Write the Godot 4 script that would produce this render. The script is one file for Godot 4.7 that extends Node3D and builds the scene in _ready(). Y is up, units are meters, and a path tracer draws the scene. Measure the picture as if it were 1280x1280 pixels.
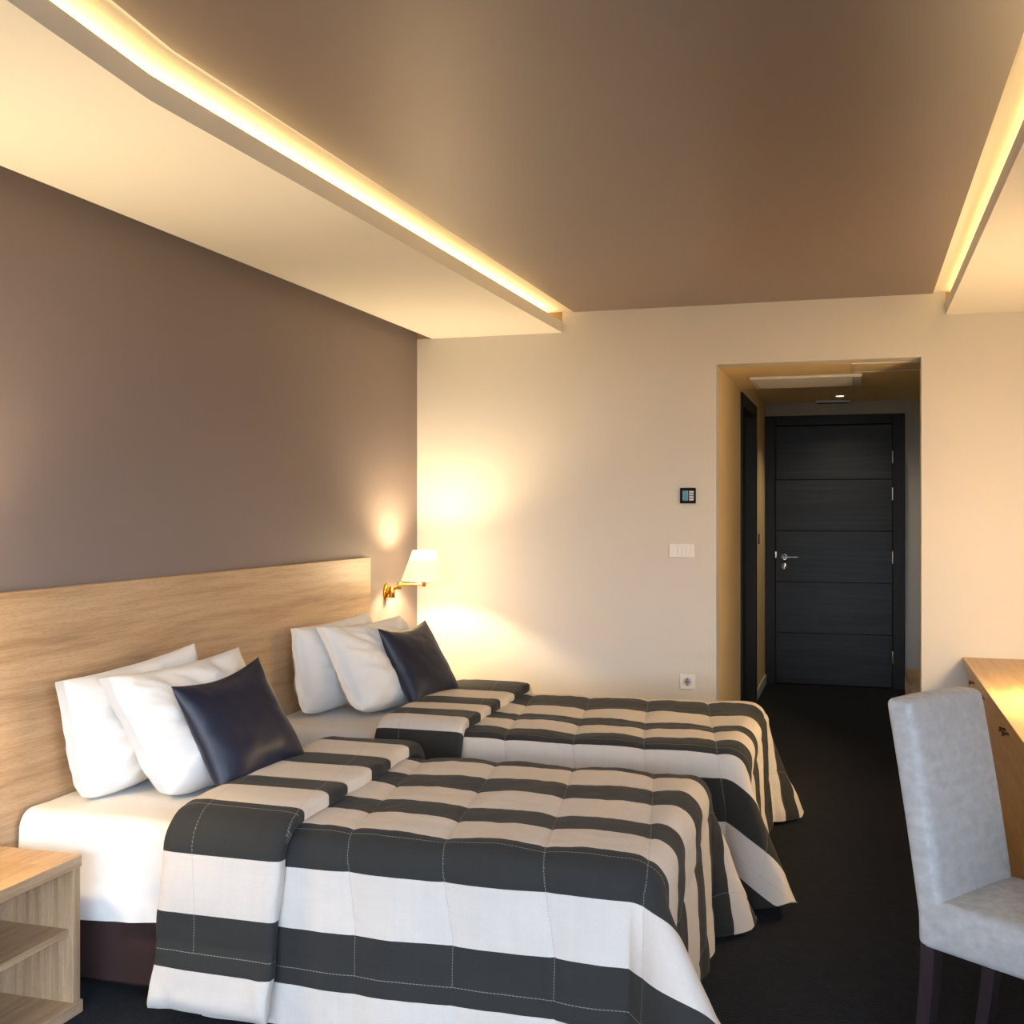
extends Node3D

# Hotel room: X runs right along the back wall, "depth" D runs away from the camera (world z = -D), metres.
const F_PX := 1420.0
const YAW := 0.29536
const WALL_L := -2.407
const WALL_R := 1.12
const BACK := 6.05
const WIN := -2.6
const CEIL := 2.481
const SOFF := 2.372

var M := {}
var used := {}
var noise := FastNoiseLite.new()
var fine := FastNoiseLite.new()


func _ready() -> void:
	camera_and_light()
	make_materials()
	structure()
	passage()
	beds()
	nightstands()
	wall_lamps()
	wall_fittings()
	desk_side()
	chair()


func camera_and_light() -> void:
	var cam := Camera3D.new()
	cam.name = "camera"
	cam.projection = Camera3D.PROJECTION_FRUSTUM
	cam.near = 0.05
	cam.far = 60.0
	cam.size = 2.0 * cam.near * 640.0 / F_PX
	cam.frustum_offset = Vector2(0, -3.0 / F_PX * cam.near)
	add_child(cam)
	cam.position = Vector3(0, 1.4, 0)
	cam.rotation.y = YAW
	cam.current = true
	var e := Environment.new()
	e.background_mode = Environment.BG_SKY
	var sm := ProceduralSkyMaterial.new()
	sm.sky_top_color = Color(0.70, 0.79, 0.91)
	sm.sky_horizon_color = Color(0.86, 0.90, 0.95)
	sm.ground_horizon_color = Color(0.50, 0.52, 0.54)
	sm.ground_bottom_color = Color(0.36, 0.37, 0.38)
	sm.sky_energy_multiplier = 2.66
	sm.ground_energy_multiplier = 2.2
	var sky := Sky.new()
	sky.sky_material = sm
	e.sky = sky
	e.tonemap_mode = Environment.TONE_MAPPER_LINEAR
	e.tonemap_exposure = 1.95
	e.sdfgi_enabled = true
	e.ssao_enabled = true
	e.ssil_enabled = true
	var we := WorldEnvironment.new()
	we.name = "environment"
	we.environment = e
	add_child(we)


# ---------------------------------------------------------------- helpers
func W(x: float, y: float, d: float) -> Vector3:
	return Vector3(x, y, -d)


func numbered(called: String) -> String:
	if not used.has(called):
		used[called] = 0
		return called
	used[called] += 1
	return "%s_%03d" % [called, used[called]]


func put(called: String, mesh: Mesh, m: Material, parent: Node = null) -> MeshInstance3D:
	var o := MeshInstance3D.new()
	o.mesh = mesh
	o.material_override = m
	if parent == null:
		o.name = numbered(called)
		add_child(o)
	else:
		o.name = called
		parent.add_child(o, true)
	return o


func tag(o: Node, label: String, category: String, group := "") -> void:
	o.set_meta("label", label)
	o.set_meta("category", category)
	if group:
		o.set_meta("group", group)


func thing(called: String, label: String, category: String, at := Vector3.ZERO, turn := 0.0, group := "") -> Node3D:
	var o := Node3D.new()
	o.name = numbered(called)
	add_child(o)
	o.position = at
	o.rotation.y = turn
	tag(o, label, category, group)
	return o


func struct(called: String, mesh: Mesh = null, m: Material = null) -> Node3D:
	var o: Node3D
	if mesh:
		o = put(called, mesh, m)
	else:
		o = Node3D.new()
		o.name = numbered(called)
		add_child(o)
	o.set_meta("kind", "structure")
	return o


func start() -> SurfaceTool:
	var st := SurfaceTool.new()
	st.begin(Mesh.PRIMITIVE_TRIANGLES)
	return st


func done(st: SurfaceTool) -> ArrayMesh:
	st.generate_normals()
	return st.commit()


func face(st: SurfaceTool, pts: Array, centre: Vector3, grain: int, off: Vector2) -> void:
	var n: Vector3 = (pts[1] - pts[0]).cross(pts[2] - pts[0])
	var mid: Vector3 = (pts[0] + pts[1] + pts[2]) / 3.0
	if n.dot(mid - centre) > 0:
		pts = pts.duplicate()
		pts.reverse()
	var an := n.abs()
	var k := 0
	if an.y >= an.x and an.y >= an.z:
		k = 1
	elif an.z >= an.x:
		k = 2
	var ua := grain
	var va := 3 - k - grain
	if k == grain:
		ua = (k + 1) % 3
		va = (k + 2) % 3
	for i in range(1, pts.size() - 1):
		for p: Vector3 in [pts[0], pts[i], pts[i + 1]]:
			st.set_smooth_group(-1)
			st.set_uv(Vector2(p[ua], p[va]) + off)
			st.add_vertex(p)


# a box with chamfered edges; grain 0, 1 or 2 is the axis its texture runs along
func cbox(st: SurfaceTool, a: Vector3, b: Vector3, bev := 0.002, grain := 2, off := Vector2.ZERO) -> void:
	var lo := Vector3(minf(a.x, b.x), minf(a.y, b.y), minf(a.z, b.z))
	var hi := Vector3(maxf(a.x, b.x), maxf(a.y, b.y), maxf(a.z, b.z))
	var c := (lo + hi) / 2.0
	var h := (hi - lo) / 2.0
	bev = minf(bev, minf(h.x, minf(h.y, h.z)) * 0.8)
	var P := func(s: Vector3, axis: int) -> Vector3:
		var q := h - Vector3.ONE * bev
		q[axis] = h[axis]
		return c + q * s
	for k in 3:
		var u := (k + 1) % 3
		var v := (k + 2) % 3
		for s in [-1.0, 1.0]:
			var pts := []
			for e in [[-1, -1], [1, -1], [1, 1], [-1, 1]]:
				var sg := Vector3.ZERO
				sg[k] = s
				sg[u] = e[0]
				sg[v] = e[1]
				pts.append(P.call(sg, k))
			face(st, pts, c, grain, off)
		for su in [-1.0, 1.0]:
			for sv in [-1.0, 1.0]:
				var p := Vector3.ZERO
				p[u] = su
				p[v] = sv
				p[k] = -1.0
				var q := p
				q[k] = 1.0
				face(st, [P.call(p, u), P.call(q, u), P.call(q, v), P.call(p, v)], c, grain, off)
	for sx in [-1.0, 1.0]:
		for sy in [-1.0, 1.0]:
			for sz in [-1.0, 1.0]:
				var s := Vector3(sx, sy, sz)
				face(st, [P.call(s, 0), P.call(s, 1), P.call(s, 2)], c, grain, off)


# box given in room coordinates: x range, height range, depth range
func rbox(x0: float, x1: float, y0: float, y1: float, d0: float, d1: float, bev := 0.002, grain := 2, off := Vector2.ZERO) -> ArrayMesh:
	var st := start()
	cbox(st, W(x0, y0, d0), W(x1, y1, d1), bev, grain, off)
	return done(st)


# a smooth surface from a grid of points, row by row
func sheet_mesh(P: PackedVector3Array, uv: PackedVector2Array, nu: int, nv: int, flip := false) -> ArrayMesh:
	var N := PackedVector3Array()
	N.resize(P.size())
	for j in nv:
		for i in nu:
			var i0 := maxi(i - 1, 0)
			var i1 := mini(i + 1, nu - 1)
			var j0 := maxi(j - 1, 0)
			var j1 := mini(j + 1, nv - 1)
			var n := (P[j * nu + i1] - P[j * nu + i0]).cross(P[j1 * nu + i] - P[j0 * nu + i])
			if n.length() < 1e-12:
				n = Vector3.UP
			n = n.normalized()
			N[j * nu + i] = -n if flip else n
	# close seams: equal first and last column or row share normals
	for j in nv:
		if P[j * nu].distance_to(P[j * nu + nu - 1]) < 1e-6:
			var s := (N[j * nu] + N[j * nu + nu - 1])
			if s.length() > 1e-6:
				N[j * nu] = s.normalized()
				N[j * nu + nu - 1] = s.normalized()
	for i in nu:
		if P[i].distance_to(P[(nv - 1) * nu + i]) < 1e-6:
			var s := (N[i] + N[(nv - 1) * nu + i])
			if s.length() > 1e-6:
				N[i] = s.normalized()
				N[(nv - 1) * nu + i] = s.normalized()
	var I := PackedInt32Array()
	for j in nv - 1:
		for i in nu - 1:
			var a := j * nu + i
			var b := a + 1
			var c := a + nu
			var d := c + 1
			if flip:
				I.append_array([a, b, c, b, d, c])
			else:
				I.append_array([a, c, b, b, c, d])
	var arr := []
	arr.resize(Mesh.ARRAY_MAX)
	arr[Mesh.ARRAY_VERTEX] = P
	arr[Mesh.ARRAY_NORMAL] = N
	arr[Mesh.ARRAY_TEX_UV] = uv
	arr[Mesh.ARRAY_INDEX] = I
	var m := ArrayMesh.new()
	m.add_surface_from_arrays(Mesh.PRIMITIVE_TRIANGLES, arr)
	return m


# profile of (radius, height) turned round the y axis of basis b at c; points run so that the outside faces out
func lathe(profile: Array, c: Vector3, b := Basis.IDENTITY, segs := 28) -> ArrayMesh:
	var P := PackedVector3Array()
	var uv := PackedVector2Array()
	var nu := segs + 1
	for j in profile.size():
		var q: Vector2 = profile[j]
		for i in nu:
			var a := TAU * (i % segs) / segs
			P.append(c + b * Vector3(cos(a) * q.x, q.y, sin(a) * q.x))
			uv.append(Vector2(float(i) / segs, float(j) / profile.size()))
	return sheet_mesh(P, uv, nu, profile.size(), true)


func basis_y(dir: Vector3) -> Basis:
	var y := dir.normalized()
	var x := y.cross(Vector3(0, 0, 1) if absf(y.z) < 0.9 else Vector3(1, 0, 0)).normalized()
	return Basis(x, y, x.cross(y))


func rod(a: Vector3, b: Vector3, r: float, segs := 16) -> ArrayMesh:
	var l := a.distance_to(b)
	var e := minf(r * 0.3, 0.002)
	return lathe([Vector2(0, 0), Vector2(r - e, 0), Vector2(r, e), Vector2(r, l * 0.5), Vector2(r, l - e), Vector2(r - e, l), Vector2(0, l)], a, basis_y(b - a), segs)


func joined(parts: Array) -> ArrayMesh:
	var st := start()
	for m: Mesh in parts:
		st.append_from(m, 0, Transform3D.IDENTITY)
	return st.commit()


func srgb(r: float, g: float, b: float) -> Color:
	return Color(r, g, b)


# ---------------------------------------------------------------- materials
func mat(called: String, c: Color, rough := 0.8, spec := 0.5, metal := 0.0) -> StandardMaterial3D:
	var m := StandardMaterial3D.new()
	m.resource_name = called
	m.albedo_color = c
	m.roughness = rough
	m.metallic_specular = spec
	m.metallic = metal
	M[called] = m
	return m


func relief(m: StandardMaterial3D, freq: float, depth: float, tile: float, seed_ := 3, tri := true) -> void:
	var t := NoiseTexture2D.new()
	var n := FastNoiseLite.new()
	n.seed = seed_
	n.noise_type = FastNoiseLite.TYPE_SIMPLEX
	n.frequency = freq
	n.fractal_octaves = 3
	t.noise = n
	t.seamless = true
	t.width = 512
	t.height = 512
	m.heightmap_enabled = true
	m.heightmap_texture = t
	m.heightmap_scale = depth
	if tri:
		m.uv1_triplanar = true
		m.uv1_world_triplanar = true
		m.uv1_scale = Vector3.ONE / tile


func wood_texture(base: Color, dark: Color, light: Color, seed_: int) -> ImageTexture:
	var w := 1024
	var h := 1024
	var im := Image.create(w, h, false, Image.FORMAT_RGB8)
	var n := FastNoiseLite.new()
	n.seed = seed_
	n.noise_type = FastNoiseLite.TYPE_SIMPLEX_SMOOTH
	n.frequency = 1.0
	n.fractal_octaves = 1
	for y in h:
		for x in w:
			var u := 2.8 * x / w
			var v := 1.4 * y / h
			var bend := 0.010 * n.get_noise_2d(u * 0.9, v * 2.5 + 40.0)
			var broad := n.get_noise_2d(u * 0.55, (v + bend) * 7.0)
			var mid := n.get_noise_2d(u * 1.3 + 9.0, (v + bend) * 32.0)
			var thin := n.get_noise_2d(u * 5.0 + 3.0, (v + bend * 0.6) * 190.0)
			var pore := n.get_noise_2d(u * 28.0, v * 330.0 + 7.0)
			var t := 0.36 * broad + 0.36 * mid + 0.34 * thin
			var c := base.lerp(dark, clampf(t, 0.0, 1.0)) if t > 0 else base.lerp(light, clampf(-t, 0.0, 1.0))
			if pore > 0.52:
				c = c.lerp(dark, 0.35)
			im.set_pixel(x, y, c)
	return ImageTexture.create_from_image(im)


func wood(called: String, tex: ImageTexture, rough: float, off := Vector3.ZERO) -> void:
	var m := mat(called, Color.WHITE, rough, 0.42)
	m.albedo_texture = tex
	m.uv1_scale = Vector3(1.0 / 2.8, 1.0 / 1.4, 1)
	m.uv1_offset = off


const SPREAD_V0 := -0.60
const SPREAD_V1 := 1.60

# the bedspread's print: stripes across v (the way over the bed), thread lines where it is stitched
func spread_texture(edges: Array, first_dark: bool, seams: Array, seed_: int) -> ImageTexture:
	var w := 1024
	var h := 2048
	var im := Image.create(w, h, false, Image.FORMAT_RGB8)
	var n := FastNoiseLite.new()
	n.seed = seed_
	n.noise_type = FastNoiseLite.TYPE_SIMPLEX
	n.frequency = 1.0
	n.fractal_octaves = 1
	var cream := Color(0.835, 0.80, 0.76)
	var dusk := Color(0.205, 0.203, 0.196)
	var rng := RandomNumberGenerator.new()
	rng.seed = seed_
	var weft := PackedFloat32Array()
	for x in w:
		weft.append(0.007 * (rng.randf() - 0.5) + 0.003 * n.get_noise_1d(x * 0.05))
	for y in h:
		var v: float = lerpf(SPREAD_V0, SPREAD_V1, (y + 0.5) / h)
		var k := 0
		for e: float in edges:
			if v > e:
				k += 1
		var is_dark := first_dark == (k % 2 == 0)
		var base := dusk if is_dark else cream
		var thread := Color(0.52, 0.51, 0.49) if is_dark else Color(0.74, 0.70, 0.66)
		var near_seam := 9.0
		for s: float in seams:
			near_seam = minf(near_seam, absf(v - s))
		var warp := 0.009 * (rng.randf() - 0.5)
		var amount := 0.6 if is_dark else 1.0
		for x in w:
			var u := 2.0 * x / w
			var a := u - 2.0 if u > 0.25 else u
			var slub := (weft[x] + warp + 0.030 * (rng.randf() - 0.5)) * amount
			var c := Color(base.r + slub, base.g + slub, base.b + slub)
			var across := (a + 0.16 * clampf(v, -0.2, 1.2) + 1.02) / SEAM_PITCH
			if near_seam < 0.0011 and (x % 5) < 4 or absf(across - roundf(across)) * SEAM_PITCH < 0.0011 and v > -0.32 and v < 1.38 and (y % 7) < 5:
				c = thread
			im.set_pixel(x, y, c)
	return ImageTexture.create_from_image(im)


func make_materials() -> void:
	noise.seed = 5
	noise.noise_type = FastNoiseLite.TYPE_SIMPLEX_SMOOTH
	noise.frequency = 1.0
	noise.fractal_octaves = 2
	fine.seed = 8
	fine.noise_type = FastNoiseLite.TYPE_SIMPLEX_SMOOTH
	fine.frequency = 1.0
	fine.fractal_octaves = 3
	relief(mat("cream paint", srgb(0.83, 0.81, 0.785), 0.75, 0.4), 0.09, 0.03, 0.35)
	relief(mat("white paint", srgb(0.92, 0.905, 0.875), 0.8, 0.4), 0.09, 0.02, 0.35)
	relief(mat("grey white paint", srgb(0.80, 0.80, 0.78), 0.8, 0.4), 0.09, 0.02, 0.35)
	relief(mat("mauve brown paint", srgb(0.505, 0.458, 0.450), 0.62, 0.45), 0.09, 0.03, 0.35)
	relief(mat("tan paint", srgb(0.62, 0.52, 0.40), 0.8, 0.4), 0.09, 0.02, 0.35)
	relief(mat("golden beige paint", srgb(0.92, 0.83, 0.655), 0.78, 0.4), 0.09, 0.02, 0.35)
	mat("stretch film", srgb(0.475, 0.415, 0.395), 0.41, 0.68)
	# carpet
	var carpet := mat("navy carpet", Color.WHITE, 1.0, 0.15)
	var ct := NoiseTexture2D.new()
	var cn := FastNoiseLite.new()
	cn.seed = 21
	cn.frequency = 0.012
	cn.fractal_octaves = 5
	cn.fractal_gain = 0.7
	ct.noise = cn
	ct.seamless = true
	ct.width = 1024
	ct.height = 1024
	var ramp := Gradient.new()
	ramp.set_color(0, Color(0.050, 0.058, 0.080))
	ramp.set_color(1, Color(0.105, 0.112, 0.135))
	ct.color_ramp = ramp
	carpet.albedo_texture = ct
	relief(carpet, 0.25, 0.35, 0.9, 31)
	carpet.rim_enabled = true
	carpet.rim = 0.13
	# woods
	var oak := wood_texture(Color(0.745, 0.625, 0.49), Color(0.60, 0.48, 0.355), Color(0.82, 0.71, 0.58), 4)
	wood("oak laminate", oak, 0.42)
	wood("oak laminate cabinet", oak, 0.36, Vector3(0.37, 0.41, 0))
	M["oak laminate cabinet"].albedo_color = Color(1.0, 0.965, 0.84)
	var black_oak := wood_texture(Color(0.150, 0.157, 0.165), Color(0.105, 0.110, 0.116), Color(0.215, 0.225, 0.235), 14)
	wood("black stained oak", black_oak, 0.45)
	var wenge := wood_texture(Color(0.100, 0.085, 0.077), Color(0.07, 0.058, 0.053), Color(0.135, 0.118, 0.106), 15)
	wood("wenge", wenge, 0.45)
	mat("leg stain", srgb(0.195, 0.150, 0.165), 0.5, 0.45)
	# textiles
	var linen := mat("white cotton", srgb(0.90, 0.895, 0.885), 0.9, 0.3)
	relief(linen, 0.12, 0.05, 0.12, 41)
	linen.rim_enabled = true
	linen.rim = 0.15
	var navy := mat("navy satin", srgb(0.075, 0.098, 0.18), 0.43, 0.5)
	navy.rim_enabled = true
	navy.rim = 0.08
	var seams := [-0.32, 0.055, 0.40, 0.75, 1.10, 1.42]
	var spread := mat("striped quilt near", Color.WHITE, 0.88, 0.3)
	spread.albedo_texture = spread_texture([-0.365, -0.215, -0.055, 0.085, 0.25, 0.395, 0.57, 0.74, 0.92, 1.09, 1.27, 1.43], false, seams, 51)
	var spread2 := mat("striped quilt far", Color.WHITE, 0.88, 0.3)
	spread2.albedo_texture = spread_texture([-0.38, -0.225, -0.07, 0.02, 0.152, 0.315, 0.453, 0.68, 0.955, 1.09, 1.25, 1.40, 1.52], true, seams, 52)
	for s: StandardMaterial3D in [spread, spread2]:
		s.uv1_scale = Vector3(1.0 / 2.0, 1.0 / (SPREAD_V1 - SPREAD_V0), 1)
		s.uv1_offset = Vector3(0, -SPREAD_V0 / (SPREAD_V1 - SPREAD_V0), 0)
		s.rim_enabled = true
		s.rim = 0.1
	relief(mat("brown valance", srgb(0.250, 0.185, 0.175), 0.95, 0.2), 0.3, 0.05, 0.1, 44)
	mat("ticking", srgb(0.85, 0.84, 0.82), 0.9, 0.3)
	var suede := mat("grey microsuede", Color.WHITE, 0.95, 0.25)
	var stx := NoiseTexture2D.new()
	var sn := FastNoiseLite.new()
	sn.seed = 77
	sn.frequency = 0.02
	sn.fractal_octaves = 5
	sn.fractal_gain = 0.6
	stx.noise = sn
	stx.seamless = true
	stx.width = 512
	stx.height = 512
	var sramp := Gradient.new()
	sramp.set_color(0, Color(0.655, 0.652, 0.65))
	sramp.set_color(1, Color(0.80, 0.80, 0.795))
	stx.color_ramp = sramp
	suede.albedo_texture = stx
	relief(suede, 0.2, 0.03, 0.4, 45)
	suede.rim_enabled = true
	suede.rim = 0.35
	# metals, plastics, glass
	mat("polished brass", srgb(0.86, 0.67, 0.30), 0.16, 0.5, 1.0)
	mat("satin chrome", srgb(0.78, 0.79, 0.80), 0.25, 0.5, 1.0)
	mat("bronze", srgb(0.42, 0.36, 0.27), 0.32, 0.5, 1.0)
	mat("aluminium", srgb(0.80, 0.79, 0.78), 0.42, 0.5, 1.0)
	mat("white plastic", srgb(0.90, 0.885, 0.86), 0.35, 0.5)
	mat("white enamel", srgb(0.86, 0.86, 0.85), 0.4, 0.5)
	mat("black plastic", srgb(0.035, 0.035, 0.035), 0.5, 0.25)
	mat("dark void", srgb(0.10, 0.10, 0.10), 0.9, 0.2)
	mat("silver key", srgb(0.80, 0.80, 0.83), 0.4, 0.5)
	var lcd := mat("lcd screen", srgb(0.25, 0.42, 0.44), 0.25, 0.5)
	lcd.emission_enabled = true
	lcd.emission = srgb(0.22, 0.42, 0.45)
	lcd.emission_energy_multiplier = 0.25
	mat("lcd digits", srgb(0.10, 0.20, 0.22), 0.4, 0.4)
	var shade := mat("lamp shade cloth", srgb(0.93, 0.89, 0.80), 0.9, 0.2)
	shade.backlight_enabled = true
	shade.backlight = srgb(0.28, 0.26, 0.20)
	shade.emission_enabled = true
	shade.emission = srgb(1.0, 0.90, 0.66)
	shade.emission_energy_multiplier = 0.34
	var bulb := mat("lamp bulb glow", srgb(1, 0.95, 0.85), 0.5, 0.3)
	bulb.emission_enabled = true
	bulb.emission = srgb(1.0, 0.90, 0.72)
	bulb.emission_energy_multiplier = 6.0
	var led := mat("led strip glow", srgb(1, 0.95, 0.85), 0.5, 0.3)
	led.emission_enabled = true
	led.emission = srgb(1.0, 0.84, 0.52)
	led.emission_energy_multiplier = 1.2
	var down := mat("downlight glow", srgb(1, 0.97, 0.9), 0.5, 0.3)
	down.emission_enabled = true
	down.emission = srgb(1.0, 0.93, 0.80)
	down.emission_energy_multiplier = 4.0
	var glass := mat("window glass", Color(1, 1, 1, 0.04), 0.02, 0.5)
	glass.transparency = BaseMaterial3D.TRANSPARENCY_ALPHA


# ---------------------------------------------------------------- the room
func poly_slab(pts: Array, y0: float, y1: float) -> ArrayMesh:
	# a convex slab of (x, d) points between two heights
	var st := start()
	var c := Vector3.ZERO
	for p: Vector2 in pts:
		c += W(p.x, (y0 + y1) / 2, p.y) / pts.size()
	var lo := []
	var hi := []
	for p: Vector2 in pts:
		lo.append(W(p.x, y0, p.y))
		hi.append(W(p.x, y1, p.y))
	face(st, lo, c, 2, Vector2.ZERO)
	face(st, hi, c, 2, Vector2.ZERO)
	for i in pts.size():
		var j := (i + 1) % pts.size()
		face(st, [lo[i], lo[j], hi[j], hi[i]], c, 2, Vector2.ZERO)
	return done(st)


# the left soffit's open edge: straight, then turning out again near the window
func soffit_edge(inset: float) -> Array:
	return [Vector2(-1.552 - inset, BACK), Vector2(-1.608 - inset, 2.33), Vector2(-1.11 - inset, WIN)]


func area(called: String, at: Vector3, size: Vector2, x_axis: Vector3, towards: Vector3, c: Color, energy: float, parent: Node) -> void:
	var l := AreaLight3D.new()
	l.name = called
	l.area_size = size
	l.light_color = c
	l.light_energy = energy
	l.area_normalize_energy = true
	l.shadow_enabled = true
	parent.add_child(l, true)
	var z := -towards.normalized()
	var x := (x_axis - z * x_axis.dot(z)).normalized()
	l.global_transform = Transform3D(Basis(x, z.cross(x), z), at)
	if "area_range" in l:
		l.set("area_range", 12.0)


func omni(called: String, at: Vector3, size: float, c: Color, energy: float, parent: Node) -> void:
	var l := OmniLight3D.new()
	l.name = called
	l.light_color = c
	l.light_energy = energy
	l.light_size = size
	l.omni_range = 14.0
	l.omni_attenuation = 2.0
	l.shadow_enabled = true
	parent.add_child(l, true)
	l.global_position = at


func spot(called: String, at: Vector3, towards: Vector3, angle: float, c: Color, energy: float, parent: Node) -> void:
	var l := SpotLight3D.new()
	l.name = called
	l.light_color = c
	l.light_energy = energy
	l.light_size = 0.035
	l.spot_range = 14.0
	l.spot_attenuation = 2.0
	l.spot_angle = angle
	l.spot_angle_attenuation = 0.3 if towards.y < 0 else 0.7
	l.shadow_enabled = true
	parent.add_child(l, true)
	var z := -towards
	l.global_transform = Transform3D(Basis(Vector3.RIGHT, z.cross(Vector3.RIGHT), z), at)


const LED_COLOR := Color(1.0, 0.84, 0.56)
const LED_ENERGY := 0.075

func structure() -> void:
	struct("floor", rbox(WALL_L - 0.1, WALL_R + 0.1, -0.1, 0, WIN - 0.15, 9.5, 0.0), M["navy carpet"])
	struct("wall_left", rbox(WALL_L - 0.1, WALL_L, 0, 2.7, WIN - 0.15, BACK + 0.14, 0.0), M["mauve brown paint"])
	# right wall, with a window beside the camera, outside the photo
	var sw := start()
	cbox(sw, W(WALL_R, 0, WIN - 0.15), W(WALL_R + 0.1, 2.7, -2.2), 0.0)
	cbox(sw, W(WALL_R, 0, 1.1), W(WALL_R + 0.1, 2.7, BACK + 0.14), 0.0)
	cbox(sw, W(WALL_R, 0, -2.2), W(WALL_R + 0.1, 0.7, 1.1), 0.0)
	cbox(sw, W(WALL_R, 2.33, -2.2), W(WALL_R + 0.1, 2.7, 1.1), 0.0)
	struct("wall_right", done(sw), M["cream paint"])
	var side := struct("window_2")
	for d in [-2.17, -0.55, 1.07]:
		put("window_mullion", rbox(WALL_R + 0.03, WALL_R + 0.08, 0.7, 2.33, d - 0.03, d + 0.03, 0.004), M["white enamel"], side)
	for y in [0.73, 2.30]:
		put("window_rail", rbox(WALL_R + 0.032, WALL_R + 0.078, y - 0.03, y + 0.03, -2.2, 1.1, 0.004), M["white enamel"], side)
	for r in [[-2.14, -0.58], [-0.52, 1.04]]:
		put("pane", rbox(WALL_R + 0.053, WALL_R + 0.057, 0.76, 2.27, r[0], r[1], 0.0), M["window glass"], side)
	# back wall with the opening to the passage
	var st := start()
	cbox(st, W(WALL_L, 0, BACK), W(-0.714, SOFF, BACK + 0.14), 0.0)
	cbox(st, W(0.306, 0, BACK), W(WALL_R, SOFF, BACK + 0.14), 0.0)
	cbox(st, W(-0.714, 2.166, BACK), W(0.306, SOFF, BACK + 0.14), 0.0)
	cbox(st, W(-1.552, SOFF, BACK), W(0.42, 2.7, BACK + 0.14), 0.0)
	var wb := struct("wall_back", done(st), M["cream paint"])
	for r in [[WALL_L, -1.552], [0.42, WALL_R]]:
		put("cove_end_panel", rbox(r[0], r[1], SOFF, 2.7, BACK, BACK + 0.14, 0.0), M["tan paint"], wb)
	# window wall behind the camera
	st = start()
	cbox(st, W(WALL_L, 0, WIN - 0.15), W(-2.3, 2.7, WIN), 0.0)
	cbox(st, W(1.02, 0, WIN - 0.15), W(WALL_R, 2.7, WIN), 0.0)
	cbox(st, W(-2.3, 2.33, WIN - 0.15), W(1.02, 2.7, WIN), 0.0)
	cbox(st, W(-2.3, 0, WIN - 0.15), W(1.02, 0.12, WIN), 0.0)
	struct("wall_front", done(st), M["cream paint"])
	var win := struct("window_1")
	var xs := [-2.3, -1.19, -0.09, 1.02]
	for i in 4:
		var x: float = clampf(xs[i], -2.27, 0.99)
		put("window_mullion", rbox(x - 0.03, x + 0.03, 0.12, 2.33, WIN - 0.11, WIN - 0.05, 0.004), M["white enamel"], win)
	for y in [0.15, 2.30]:
		put("window_rail", rbox(-2.3, 1.02, y - 0.03, y + 0.03, WIN - 0.108, WIN - 0.052, 0.004), M["white enamel"], win)
	for i in 3:
		put("pane", rbox(xs[i] + 0.03, xs[i + 1] - 0.03, 0.18, 2.27, WIN - 0.082, WIN - 0.078, 0.0), M["window glass"], win)
	# ceiling: the slab, the stretched film in its middle, the soffits along both walls
	var ceil := struct("ceiling", rbox(WALL_L - 0.1, WALL_R + 0.1, CEIL + 0.004, CEIL + 0.12, WIN - 0.15, BACK + 0.14, 0.0), M["white paint"])
	var e := soffit_edge(-0.066)
	var film := [e[0], e[1], e[2], Vector2(0.36, WIN), Vector2(0.36, BACK)]
	# two convex pieces, since the film's left edge has a bend
	st = start()
	st.append_from(poly_slab([e[0], e[1], Vector2(0.36, 2.33), Vector2(0.36, BACK)], CEIL, CEIL + 0.004), 0, Transform3D.IDENTITY)
	st.append_from(poly_slab([e[1], e[2], Vector2(0.36, WIN), Vector2(0.36, 2.33)], CEIL, CEIL + 0.004), 0, Transform3D.IDENTITY)
	put("stretch_film", st.commit(), M["stretch film"], ceil)
	# left soffit: board below, lip along the open edge, raised back edge beside the wall gap
	var board := SOFF + 0.022
	var lip_top := 2.433
	var o := soffit_edge(0.0)
	var q := soffit_edge(0.016)
	st = start()
	for k in 2:
		st.append_from(poly_slab([Vector2(-2.317, o[k].y), o[k], o[k + 1], Vector2(-2.317, o[k + 1].y)], SOFF, board), 0, Transform3D.IDENTITY)
	var so := put("soffit", st.commit(), M["white paint"], ceil)
	st = start()
	for k in 2:
		st.append_from(poly_slab([q[k], o[k], o[k + 1], q[k + 1]], board, lip_top), 0, Transform3D.IDENTITY)
	put("soffit_lip", st.commit(), M["white paint"], so)
	put("soffit_back_edge", rbox(-2.317, -2.301, board, CEIL + 0.004, WIN, BACK, 0.0), M["white paint"], so)
	# right soffit
	var sr := put("soffit", rbox(0.42, WALL_R, SOFF, board, WIN, BACK, 0.0), M["white paint"], ceil)
	put("soffit_lip", rbox(0.42, 0.436, board, lip_top, WIN, BACK, 0.0), M["white paint"], sr)
	# led strips lying on the soffits behind the lips
	var la := soffit_edge(0.075)
	for k in 2:
		var a := W(la[k].x, board + 0.028, la[k].y - (0.05 if k == 0 else 0.0))
		var b := W(la[k + 1].x, board + 0.028, la[k + 1].y)
		led_strip(a, b)
	led_strip(W(0.42 + 0.075, board + 0.028, BACK - 0.05), W(0.42 + 0.075, board + 0.028, WIN))


var led_count := 0

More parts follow.
